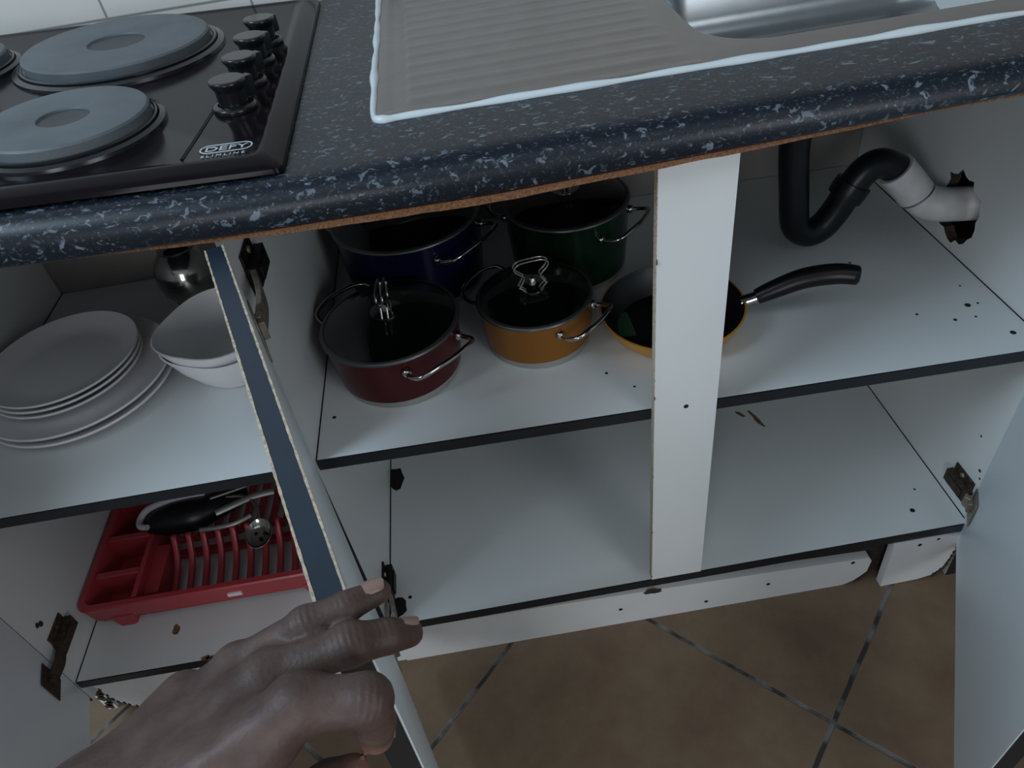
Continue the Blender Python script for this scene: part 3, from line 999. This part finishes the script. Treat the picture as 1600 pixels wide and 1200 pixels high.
def pot(label, x, y, z, rb, rr, h, colour, hang, knob_ang, group='cooking pots on the upper shelf'):
    t = thing('cooking_pot', (x, y, z), label, 'pot', group)
    c = (x, y, z)
    bm = NB()
    lathe(bm, [(rb * 0.97, 0.012), (rb, 0.0125), (rb + (rr - rb) * 0.5, h * 0.5), (rr - 0.002, h - 0.006), (rr - 0.001, h), (rr - 0.004, h), (rr - 0.006, h - 0.01)], c, 72, 0)
    lathe(bm, [(rr - 0.006, h - 0.01), (rb - 0.006, 0.02), (rb * 0.9, 0.015), (0.001, 0.015)], c, 72, 1, False, True)
    part('body', bm, [colour, 'inside'], t, smooth=40)
    bm = NB()
    lathe(bm, [(rb * 0.93, 0.0), (rb * 0.965, 0.0015), (rb * 0.975, 0.0125), (rb * 0.8, 0.0128)], c, 72, 0, True, True)
    part('base', bm, 'base', t, smooth=40, label='grey steel base disc')
    for k in (0, 1):
        bm = NB()
        wire_handle(bm, (x, y), rr - 0.003, z + h * 0.80, hang + math.pi * k, 0.50, 0.032, 0.012)
        part('handle', bm, 'chrome', t, smooth=50)
    bm = NB()
    lathe(bm, [(rr - 0.004, h + 0.0005), (rr - 0.004, h + 0.004), (rr * 0.8, h + 0.011), (rr * 0.5, h + 0.0165), (rr * 0.2, h + 0.019), (0.002, h + 0.0195)], c, 72, 0, False, True)
    lathe(bm, [(rr - 0.006, h + 0.0008), (rr - 0.006, h + 0.0020), (rr * 0.8, h + 0.0085), (rr * 0.5, h + 0.0140), (rr * 0.2, h + 0.0165), (0.002, h + 0.0170)], c, 72, 0, False, True)
    lid = part('lid', bm, 'glass', t, smooth=40, label='clear glass lid')
    bm = NB()
    lathe(bm, [(rr - 0.0042, h + 0.0048), (rr - 0.001, h + 0.0042), (rr + 0.0012, h + 0.0020), (rr + 0.0012, h + 0.0004), (rr - 0.004, h + 0.0002)], c, 72, 0)
    part('lid_rim', bm, 'rim', lid, smooth=50, label='steel rim')
    bm = NB()
    k0 = h + 0.019
    ca, sa = math.cos(knob_ang), math.sin(knob_ang)
    for off in (-0.004, 0.004):
        P = [(px * ca - off * sa, px * sa + off * ca, pz) for px, pz in ((-0.019, 0.0), (-0.013, 0.010), (-0.012, 0.016), (-0.022, 0.026), (-0.023, 0.032), (-0.016, 0.038), (0.0, 0.039), (0.016, 0.038), (0.023, 0.032), (0.022, 0.026), (0.012, 0.016), (0.013, 0.010), (0.019, 0.0))]
        tube(bm, [(x + p[0], y + p[1], z + k0 + p[2]) for p in P], 0.0017, 8, 0, 4)
    lathe(bm, [(0.022, 0.0), (0.022, 0.0015), (0.006, 0.003), (0.0045, 0.012), (0.003, 0.0135)], (x, y, z + k0 - 0.001), 24, 0, True, True)
    part('lid_knob', bm, 'chrome', lid, smooth=50, label='bent steel wire lid handle')
    return t


pot('dark red cooking pot with glass lid, at the front left of the shelf', 0.112, 0.162, zs(0.112), 0.0845, 0.0935, 0.083, 'red', R(-50), R(86))
pot('small gold cooking pot with glass lid, between the red pot and the yellow frying pan', 0.310, 0.187, zs(0.31), 0.0750, 0.0800, 0.072, 'gold', R(-45), R(6))
pot('large navy blue cooking pot behind the red pot', 0.1425, 0.383, zs(0.14), 0.106, 0.1145, 0.118, 'blue', R(-40), R(20))
pot('tall dark green cooking pot at the back, behind the gold pot', 0.387, 0.357, zs(0.387), 0.088, 0.0960, 0.118, 'green', R(-40), R(95))

# frying pan
px, py = 0.497, 0.162
pz = zs(px)
pan = thing('frying_pan', (px, py, pz), 'yellow frying pan with black inside and long black handle, behind the centre stile', 'frying pan')
bm = NB()
lathe(bm, [(0.001, 0.0), (0.070, 0.0), (0.076, 0.003), (0.090, 0.018), (0.0985, 0.036), (0.100, 0.039), (0.0975, 0.0395)], (px, py, pz), 72, 0, True)
lathe(bm, [(0.0975, 0.0395), (0.096, 0.036), (0.088, 0.019), (0.074, 0.006), (0.001, 0.0055)], (px, py, pz), 72, 1, False, True)
part('body', bm, ['yellow', 'nonstick'], pan, smooth=40, label='yellow outside, black non-stick inside')
bm = NB()
tube(bm, [(0.592, 0.150, pz + 0.034), (0.603, 0.147, pz + 0.038), (0.614, 0.1445, pz + 0.043)], 0.0085, 14, 0, 4, flat=0.7)
part('collar', bm, 'chrome', pan, smooth=50, label='bright steel collar')
bm = NB()
tube(bm, [(0.611, 0.1455, pz + 0.0415), (0.630, 0.141, pz + 0.052), (0.665, 0.131, pz + 0.070), (0.700, 0.114, pz + 0.082), (0.726, 0.100, pz + 0.083)], lambda t: 0.0105 + 0.0035 * math.sin(t * 2.6) - (0.004 if t > 0.99 else 0), 16, 0, 6, flat=0.75)
part('handle', bm, 'blackpl', pan, smooth=50, label='curved black plastic handle')
bm = NB()
box(bm, 0.418, 0.444, 0.150, 0.205, 0.0062, 0.0068, 0, lambda a, b, c_: Vector((a, b, pz + c_)))
part('sticker', bm, 'sticker', pan, label='green sticker')


# ---------------------------------------------------------------- plates and bowls
def plate(x, y, z, r, label, group):
    t = thing('dinner_plate', (x, y, z), label, 'plate', group)
    bm = NB()
    h = 0.019
    lathe(bm, [(r * 0.55, 0.0), (r * 0.60, 0.0005), (r * 0.62, 0.003), (r * 0.76, 0.006), (r * 0.93, 0.014), (r * 0.995, h - 0.001), (r, h + 0.0008), (r * 0.985, h + 0.002), (r * 0.93, h - 0.001), (r * 0.80, 0.0105), (r * 0.70, 0.0065), (r * 0.60, 0.0055), (0.001, 0.005)], (0, 0, 0), 96, 0, True, True)
    part('plate_body', bm, 'china', t, local=True, smooth=50)
    return t


PX, PY = -0.3700, 0.250
p0 = plate(PX, PY, ZLS + 0.0002, 0.1375, 'large white plate at the very bottom of the plate stack', 'white plates on the left shelf')
copy_tree(p0, (PX - 0.001, PY + 0.001, ZLS + 0.0122), 'large white plate second from the bottom of the plate stack')
p1 = plate(-0.386, 0.2635, ZLS + 0.0290, 0.1100, 'small white plate under the topmost plate of the stack', 'white plates on the left shelf')
copy_tree(p1, (-0.3855, 0.2645, ZLS + 0.0375), 'small white plate on top of the plate stack')
p2 = copy_tree(p1, (-0.386, 0.262, ZLS + 0.0205), 'small white plate third from the top of the plate stack')


def sq(r, n, rot, z):
    out = []
    for i in range(96):
        a = 2 * math.pi * i / 96
        c_, s_ = math.cos(a), math.sin(a)
        k = (abs(c_) ** n + abs(s_) ** n) ** (-1 / n)
        out.append(Vector((r * k * math.cos(a + rot), r * k * math.sin(a + rot), z)))
    return out


def bowl(x, y, z, label):
    t = thing('bowl', (x, y, z), label, 'bowl', 'white bowls on the left shelf')
    bm = NB()
    rot = R(155)
    pr = [(0.046, 0.0, 2), (0.050, 0.001, 2), (0.052, 0.004, 2), (0.064, 0.020, 2.1), (0.076, 0.042, 2.3), (0.0835, 0.066, 2.6), (0.0845, 0.070, 2.7), (0.0825, 0.0705, 2.7), (0.0800, 0.064, 2.6), (0.072, 0.042, 2.3), (0.060, 0.021, 2.1), (0.044, 0.008, 2), (0.002, 0.006, 2)]
    loft(bm, [sq(r, n_, rot, zz) for r, zz, n_ in pr])
    part('bowl_body', bm, 'china', t, local=True, smooth=50)
    return t


b0 = bowl(-0.137, 0.243, ZLS + 0.0002, 'white rounded-square bowl underneath, resting on the shelf left of the middle door')
copy_tree(b0, (-0.139, 0.2415, ZLS + 0.0185), 'white rounded-square bowl stacked on top of the other bowl')

# steel vessel behind the bowls
t = thing('steel_vessel', (-0.243, 0.462, ZLS), 'small round-bellied shiny steel vessel behind the white bowls', 'vessel')
bm = NB()
lathe(bm, [(0.030, 0.004), (0.040, 0.010), (0.050, 0.026), (0.0535, 0.045), (0.052, 0.062), (0.046, 0.078), (0.036, 0.090), (0.030, 0.096), (0.031, 0.100), (0.026, 0.104), (0.010, 0.109), (0.001, 0.110)], (-0.243, 0.462, ZLS), 64, 0, True, True)
part('body', bm, 'chrome', t, smooth=50)
bm = NB()
lathe(bm, [(0.038, 0.0), (0.039, 0.006), (0.030, 0.0065)], (-0.243, 0.462, ZLS), 48, 0, True, True)
part('base_ring', bm, 'redplastic', t, smooth=50, label='red base ring')

# ---------------------------------------------------------------- dish rack
RX0, RX1, RY0, RY1, RZ = -0.508, -0.075, 0.086, 0.40, 0.199
rack = thing('dish_rack', ((RX0 + RX1) / 2, 0.24, ZLB), 'red plastic dish rack on the cabinet floor below the plates', 'dish rack')
bm = NB()
sk = lambda ins, z, r: rrect(RX0 + ins, RX1 - ins, RY0 + ins, RY1 - ins, r, z, 5)
lps = [sk(0.006, 0.158, 0.018), sk(0.002, 0.186, 0.02), sk(0.0, RZ - 0.003, 0.02), sk(0.002, RZ, 0.02), sk(0.011, RZ, 0.014), sk(0.013, RZ - 0.003, 0.012), sk(0.018, 0.143, 0.01), sk(0.021, 0.143, 0.01)]
loft(bm, lps, 0, False, False)
loft(bm, [sk(0.0085, 0.158, 0.016), sk(0.006, 0.158, 0.018)], 0, False, False)
loft(bm, [sk(0.0085, 0.158, 0.016), sk(0.0095, RZ - 0.004, 0.016)], 0, False, False)
# feet
for fx in (RX0 + 0.038, RX1 - 0.07):
    for fy in (RY0 + 0.004, RY1 - 0.03):
        loft(bm, [rrect(fx, fx + 0.045, fy, fy + 0.026, 0.005, 0.164, 3), rrect(fx + 0.006, fx + 0.036, fy + 0.002, fy + 0.024, 0.005, ZLB + 0.0003, 3)])
part('tray', bm, 'redplastic', rack, smooth=40)
bm = NB()
box(bm, RX0 + 0.016, -0.405, RY0 + 0.016, RY1 - 0.016, 0.1405, 0.1435)
box(bm, -0.419, -0.411, RY0 + 0.015, RY1 - 0.014, 0.1436, RZ - 0.0015)
for yy in (0.156, 0.233, 0.310):
    box(bm, RX0 + 0.014, -0.4192, yy - 0.006, yy + 0.006, 0.1436, RZ - 0.002)
part('cutlery_cells', bm, 'redplastic', rack, smooth=40, bevel=0.002)
bm = NB()
box(bm, -0.4108, RX1 - 0.017, RY0 + 0.016, RY0 + 0.030, 0.1405, 0.150)
box(bm, -0.4108, RX1 - 0.017, RY1 - 0.030, RY1 - 0.016, 0.1405, 0.150)
box(bm, -0.4108, -0.386, RY0 + 0.031, 0.215, 0.1405, 0.178)
for k in range(12):
    x = -0.372 + 0.0262 * k
    tube(bm, [(x, RY0 + 0.026, 0.147), (x, 0.135, 0.150), (x, 0.168, 0.158), (x, 0.190, 0.170), (x, 0.208, 0.190), (x, 0.212, 0.1965), (x, 0.217, 0.190), (x, 0.235, 0.160), (x, 0.29, 0.150), (x, RY1 - 0.024, 0.147)], lambda t_: 0.0068, 8, 0, 4, flat=0.9)
box(bm, -0.386, RX1 - 0.017, 0.206, 0.219, 0.1405, 0.152)
part('plate_slats', bm, 'redplastic', rack, smooth=45)
bm = NB()
box(bm, -0.262, -0.238, RY0 - 0.0002, RY0 + 0.004, 0.172, 0.180, 0)
part('label', bm, 'paper', rack, label='small white label')

# things lying in the rack
g = thing('kitchen_appliance', (-0.355, 0.262, 0.197), 'black rounded hand appliance with white top trim, lying in the red dish rack', 'appliance')
bm = NB()
tube(bm, [(-0.425, 0.240, 0.199), (-0.405, 0.244, 0.205), (-0.370, 0.247, 0.208), (-0.330, 0.250, 0.208), (-0.295, 0.262, 0.207), (-0.262, 0.272, 0.207), (-0.245, 0.277, 0.206)], lambda t_: 0.030 * max(0.25, math.sin(min(1.0, t_ * 2.2 + 0.18) * math.pi / 2)) * (1 - 0.62 * max(0, t_ - 0.45) / 0.55), 20, 0, 6, flat=0.85)
part('body', bm, 'blackpl', g, smooth=60)
bm = NB()
tube(bm, [(-0.412, 0.226, 0.219), (-0.428, 0.233, 0.217), (-0.431, 0.250, 0.218), (-0.415, 0.262, 0.227), (-0.380, 0.268, 0.232), (-0.340, 0.272, 0.233), (-0.315, 0.274, 0.231)], lambda t_: 0.0062 - 0.002 * abs(t_ - 0.5), 12, 0, 6)
part('trim', bm, 'whitepl', g, smooth=60, label='white trim band')

sp = thing('slotted_spoon', (-0.215, 0.185, 0.20), 'steel slotted serving spoon lying across the dish rack slats', 'spoon', 'utensils in the dish rack')
bm = NB()
sc = Vector((-0.211, 0.178, 0.209))
loops = []
for r_, z_ in ((0.0225, 0.0), (0.0232, 0.001), (0.0225, 0.0016), (0.019, -0.004), (0.012, -0.008), (0.002, -0.0095)):
    loops.append([sc + Vector((r_ * math.cos(a), 1.15 * r_ * math.sin(a), z_ + 0.30 * r_ * math.sin(a))) for a in [2 * math.pi * i / 36 for i in range(36)]])
loft(bm, loops, 0, False, True)
for dx, dy in ((-0.008, 0.006), (0.008, 0.004), (0.0, -0.004)):
    dot(bm, sc + Vector((dx, dy, -0.0062 + 0.3 * dy)), (0, 0, 1), 0.0028, 1)
part('spoon_bowl', bm, ['chrome', 'hole'], sp, smooth=60)
bm = NB()
tube(bm, [sc + Vector((0.0, 0.025, 0.009)), sc + Vector((-0.006, 0.05, 0.014)), sc + Vector((-0.03, 0.075, 0.016)), sc + Vector((-0.065, 0.085, 0.014))], 0.0032, 8, 0, 6)
part('spoon_handle', bm, 'chrome', sp, smooth=60)


def utensil(name, label, cat, pts, r, flat, mat_):
    t_ = thing(name, pts[0], label, cat, 'utensils in the dish rack')
    bm = NB()
    tube(bm, pts, r, 10, 0, 5, flat=flat)
    part('utensil_handle', bm, mat_, t_, smooth=60)
    return t_


utensil('spatula', 'flat steel spatula handle slanting over the black appliance in the dish rack', 'spatula', [(-0.288, 0.226, 0.226), (-0.26, 0.235, 0.228), (-0.222, 0.249, 0.228), (-0.19, 0.256, 0.224)], 0.0058, 0.3, 'satin')
utensil('skewer', 'thin steel rod at the back of the dish rack, rising toward the middle door', 'skewer', [(-0.30, 0.255, 0.234), (-0.24, 0.272, 0.232), (-0.19, 0.292, 0.228), (-0.13, 0.318, 0.222)], 0.0027, 1.0, 'satin')
utensil('table_knife', 'curved steel blade along the front of the black appliance in the dish rack', 'knife', [(-0.318, 0.205, 0.213), (-0.285, 0.203, 0.214), (-0.255, 0.205, 0.215), (-0.228, 0.216, 0.216)], 0.0042, 0.35, 'satin')

# ---------------------------------------------------------------- the person's hand
# implicit surface: smooth union of tapered limbs, meshed with surface nets
CAP = []


def limb(chain, k):
    for a, b in zip(chain, chain[1:]):
        CAP.append((np.array(a[:3]), np.array(b[:3]), a[3] / 1000, b[3] / 1000, k / 1000))


RING = [(0.095, -0.4449, 0.8567, 9.6), (0.135, -0.4408, 0.876, 8.4), (0.1557, -0.4356, 0.8776, 7.8), (0.1702, -0.4277, 0.8738, 6.5)]
MIDL = [(0.1168, -0.461, 0.8705, 10.8), (0.1577, -0.4554, 0.8758, 9.7), (0.1733, -0.4497, 0.8681, 8.8), (0.1825, -0.4457, 0.8607, 7.4)]
INDX = [(0.1407, -0.4872, 0.8896, 12.0), (0.1695, -0.49, 0.8883, 10.6), (0.1674, -0.4892, 0.8653, 9.6), (0.1644, -0.4887, 0.8508, 8.4)]
THMB = [(0.0800, -0.5290, 0.8310, 17), (0.1022, -0.5215, 0.8329, 14.5), (0.1251, -0.5112, 0.8440, 11.5), (0.1421, -0.5037, 0.8455, 10), (0.1514, -0.4997, 0.8425, 8.3)]
PINK = [(0.0622, -0.4466, 0.8409, 10), (0.0836, -0.4389, 0.8222, 8.5), (0.0887, -0.4316, 0.8044, 8), (0.0843, -0.4360, 0.7930, 7)]
ENDS = []
WRIST = (0.0330, -0.5020, 0.8400, 25)
ELBOW = (-0.150, -0.640, 0.790, 42)
for f_ in (RING, MIDL, INDX, THMB, PINK):
    limb(f_, 1.8)
for f_, r_ in ((PINK, 17), (RING, 18), (MIDL, 18), (INDX, 19)):
    m0 = f_[0]
    w = (WRIST[0] + (m0[0] - 0.1) * 0.25, WRIST[1] + (m0[1] + 0.46) * 0.5, WRIST[2] + (m0[2] - 0.862) * 0.3)
    down = 0.007
    e_ = [w[i] + (m0[i] - w[i]) * 0.80 for i in range(3)]
    limb([(*w, 22), ((w[0] + m0[0]) / 2, (w[1] + m0[1]) / 2, (w[2] + m0[2]) / 2 - down, r_), (e_[0], e_[1], e_[2] - 0.004, m0[3] + 3)], 14)
    limb([(e_[0], e_[1], e_[2] - 0.003, m0[3] + 1.5), (m0[0], m0[1], m0[2], m0[3] + 0.3)], 5)
    ENDS.append((e_[0], e_[1], e_[2] - 0.0045, m0[3] + 2.2))
for a_, b_ in zip(ENDS, ENDS[1:]):
    limb([a_, b_], 8)
limb([WRIST, (0.0300, -0.5100, 0.838, 26), (-0.03, -0.55, 0.823, 32), ELBOW], 14)
limb([WRIST, THMB[0]], 14)
# extensor tendons under the skin of the back of the hand
for f_ in (RING, MIDL, INDX):
    m0 = f_[0]
    w = (WRIST[0] + (m0[0] - 0.1) * 0.25, WRIST[1] + (m0[1] + 0.46) * 0.5, WRIST[2] + (m0[2] - 0.862) * 0.3)
    pts_ = []
    for t_, up_, r_ in ((0.25, 0.0150, 2.4), (0.6, 0.0110, 2.8), (0.95, 0.0080, 3.4)):
        p_ = [w[i] + (m0[i] - w[i]) * t_ for i in range(3)]
        pts_.append((p_[0] - 0.1 * up_, p_[1] - 0.30 * up_, p_[2] + 0.95 * up_, r_))
    limb(pts_, 5)
# knuckles and finger joints
for q, r_ in ((INDX[0], 12.1), (MIDL[0], 11.0), (RING[0], 9.6), (PINK[0], 9.0)):
    limb([(q[0], q[1], q[2] + 0.001, r_), (q[0] + 0.0005, q[1], q[2] + 0.001, r_)], 6)
for q, r_ in ((RING[1], 8.8), (MIDL[1], 10.2), (INDX[1], 10.9)):
    limb([(q[0], q[1], q[2] + 0.0004, r_), (q[0] + 0.0005, q[1], q[2] + 0.0004, r_)], 4)


def sdf(P):
    d = np.full(P.shape[:-1], 1.0)
    for a, b, ra, rb, k in CAP:
        ab = b - a
        L2 = max(1e-12, float(ab @ ab))
        t = np.clip(((P - a) @ ab) / L2, 0, 1)
        q = np.linalg.norm(P - a - t[..., None] * ab, axis=-1) - (ra + (rb - ra) * t)
        h = np.clip(0.5 + 0.5 * (d - q) / k, 0, 1)
        d = d + (q - d) * h - k * h * (1 - h)
    # extensor tendon ridges on the back of the hand
    return d


def surface_nets(lo, hi, s):
    nx_, ny_, nz_ = [int(math.ceil((h_ - l_) / s)) + 1 for l_, h_ in zip(lo, hi)]
    gx = lo[0] + s * np.arange(nx_); gy = lo[1] + s * np.arange(ny_); gz = lo[2] + s * np.arange(nz_)
    D = np.empty((nx_, ny_, nz_), np.float32)
    for i0 in range(0, nx_, 16):
        X, Y, Z = np.meshgrid(gx[i0:i0 + 16], gy, gz, indexing='ij')
        D[i0:i0 + 16] = sdf(np.stack([X, Y, Z], -1))
    S = D < 0
    acc = np.zeros((nx_ - 1, ny_ - 1, nz_ - 1, 3)); cnt = np.zeros((nx_ - 1, ny_ - 1, nz_ - 1))
    corners = [(i, j, k) for i in (0, 1) for j in (0, 1) for k in (0, 1)]

    def sub(A, c):
        return A[c[0]:nx_ - 1 + c[0], c[1]:ny_ - 1 + c[1], c[2]:nz_ - 1 + c[2]]
    for c0 in corners:
        for ax in range(3):
            if c0[ax] == 0:
                c1 = list(c0); c1[ax] = 1
                d0, d1 = sub(D, c0), sub(D, c1)
                cr = (d0 < 0) != (d1 < 0)
                t = np.where(cr, d0 / np.where(np.abs(d0 - d1) < 1e-12, 1e-12, d0 - d1), 0)
                p = np.zeros(d0.shape + (3,))
                for q in range(3):
                    p[..., q] = c0[q]
                p[..., ax] += t
                acc += np.where(cr[..., None], p, 0)
                cnt += cr
    act = cnt > 0
    idx = -np.ones(act.shape, int)
    idx[act] = np.arange(act.sum())
    I = np.argwhere(act)
    V = (I + acc[act] / cnt[act][:, None]) * s + np.array(lo)
    F = []
    for ax in range(3):
        u_, v_ = [(1, 2), (2, 0), (0, 1)][ax]
        sl0 = [slice(1, -1)] * 3; sl0[ax] = slice(0, -1)
        sl1 = list(sl0); sl1[ax] = slice(1, None)
        cr = S[tuple(sl0)] != S[tuple(sl1)]
        Q = np.argwhere(cr)
        off = np.array([1, 1, 1]); off[ax] = 0
        Q = Q + off
        ins = S[tuple(Q.T)]
        eu = np.zeros(3, int); eu[u_] = 1
        ev = np.zeros(3, int); ev[v_] = 1
        a = idx[tuple((Q - eu - ev).T)]; b = idx[tuple((Q - ev).T)]; c = idx[tuple(Q.T)]; d = idx[tuple((Q - eu).T)]
        quad = np.stack([a, b, c, d], 1)
        quad[~ins] = quad[~ins][:, ::-1]
        F.append(quad)
    return V, np.concatenate(F)


pts = np.array([c[0] for c in CAP] + [c[1] for c in CAP])
V, F = surface_nets(pts.min(0) - 0.05, pts.max(0) + 0.05, 0.0021)
me = bpy.data.meshes.new('person')
me.from_pydata(V.tolist(), [], F.tolist())
me.update()
me.materials.append(M['skin'])
me.polygons.foreach_set('use_smooth', [True] * len(me.polygons))
person = bpy.data.objects.new('person', me)
C.objects.link(person)
sm = person.modifiers.new('smooth', 'SMOOTH'); sm.factor = 0.5; sm.iterations = 4
person['label'] = "person's bare left hand reaching in, fingers hooked over the middle door"
person['category'] = 'person'
WM[person.name] = Matrix.Identity(4)


def nail(c, along, normal, L, W):
    c = Vector(c); a = Vector(along).normalized(); n_ = Vector(normal)
    n_ = (n_ - a * n_.dot(a)).normalized(); b = n_.cross(a)
    bm = NB()
    top, bot = [], []
    rows = []
    for i in range(9):
        u = -1 + 2 * i / 8
        row = []
        for j in range(9):
            v = -1 + 2 * j / 8
            w_ = W * (1 - 0.18 * max(0, -u) ** 2) * math.sqrt(max(0.05, 1 - max(0, abs(u) - 0.55) ** 2 / 0.22))
            p = c + a * (u * L) + b * (v * w_) - n_ * ((v * w_) ** 2 / (2 * 0.0075) + (u * L) ** 2 / 0.09)
            row.append(p)
        rows.append(row)
    vt = [[bm.verts.new(p) for p in r_] for r_ in rows]
    vb = [[bm.verts.new(p - n_ * 0.0012) for p in r_] for r_ in rows]
    for i in range(8):
        for j in range(8):
            bm.faces.new((vt[i][j], vt[i + 1][j], vt[i + 1][j + 1], vt[i][j + 1]))
            bm.faces.new((vb[i][j], vb[i][j + 1], vb[i + 1][j + 1], vb[i + 1][j]))
    for i in range(8):
        bm.faces.new((vt[i][0], vb[i][0], vb[i + 1][0], vt[i + 1][0]))
        bm.faces.new((vt[i][8], vt[i + 1][8], vb[i + 1][8], vb[i][8]))
        bm.faces.new((vt[0][i], vt[0][i + 1], vb[0][i + 1], vb[0][i]))
        bm.faces.new((vt[8][i], vb[8][i], vb[8][i + 1], vt[8][i + 1]))
    part('fingernail', bm, 'nail', person, smooth=60)


def finger_nail(ch, normal, L=0.0062, W=0.0052, back=0.25):
    a = Vector(ch[-2][:3]); b = Vector(ch[-1][:3])
    d = b - a
    p = b - d * back + d.normalized() * 0.001
    r_ = (ch[-1][3] + (ch[-2][3] - ch[-1][3]) * back) / 1000
    n_ = Vector(normal); n_ = (n_ - d.normalized() * n_.dot(d.normalized())).normalized()
    nail(p + n_ * (r_ + 0.0003), d, n_, L, W)


finger_nail(RING, (0.15, 0.35, 0.9))
finger_nail(MIDL, (0.35, 0.75, 0.55))
finger_nail(INDX, (1.0, 0.5, 0.0))
finger_nail(THMB, (0.2, -0.8, -0.5))
finger_nail(PINK, (0.5, 0.6, 0.0))
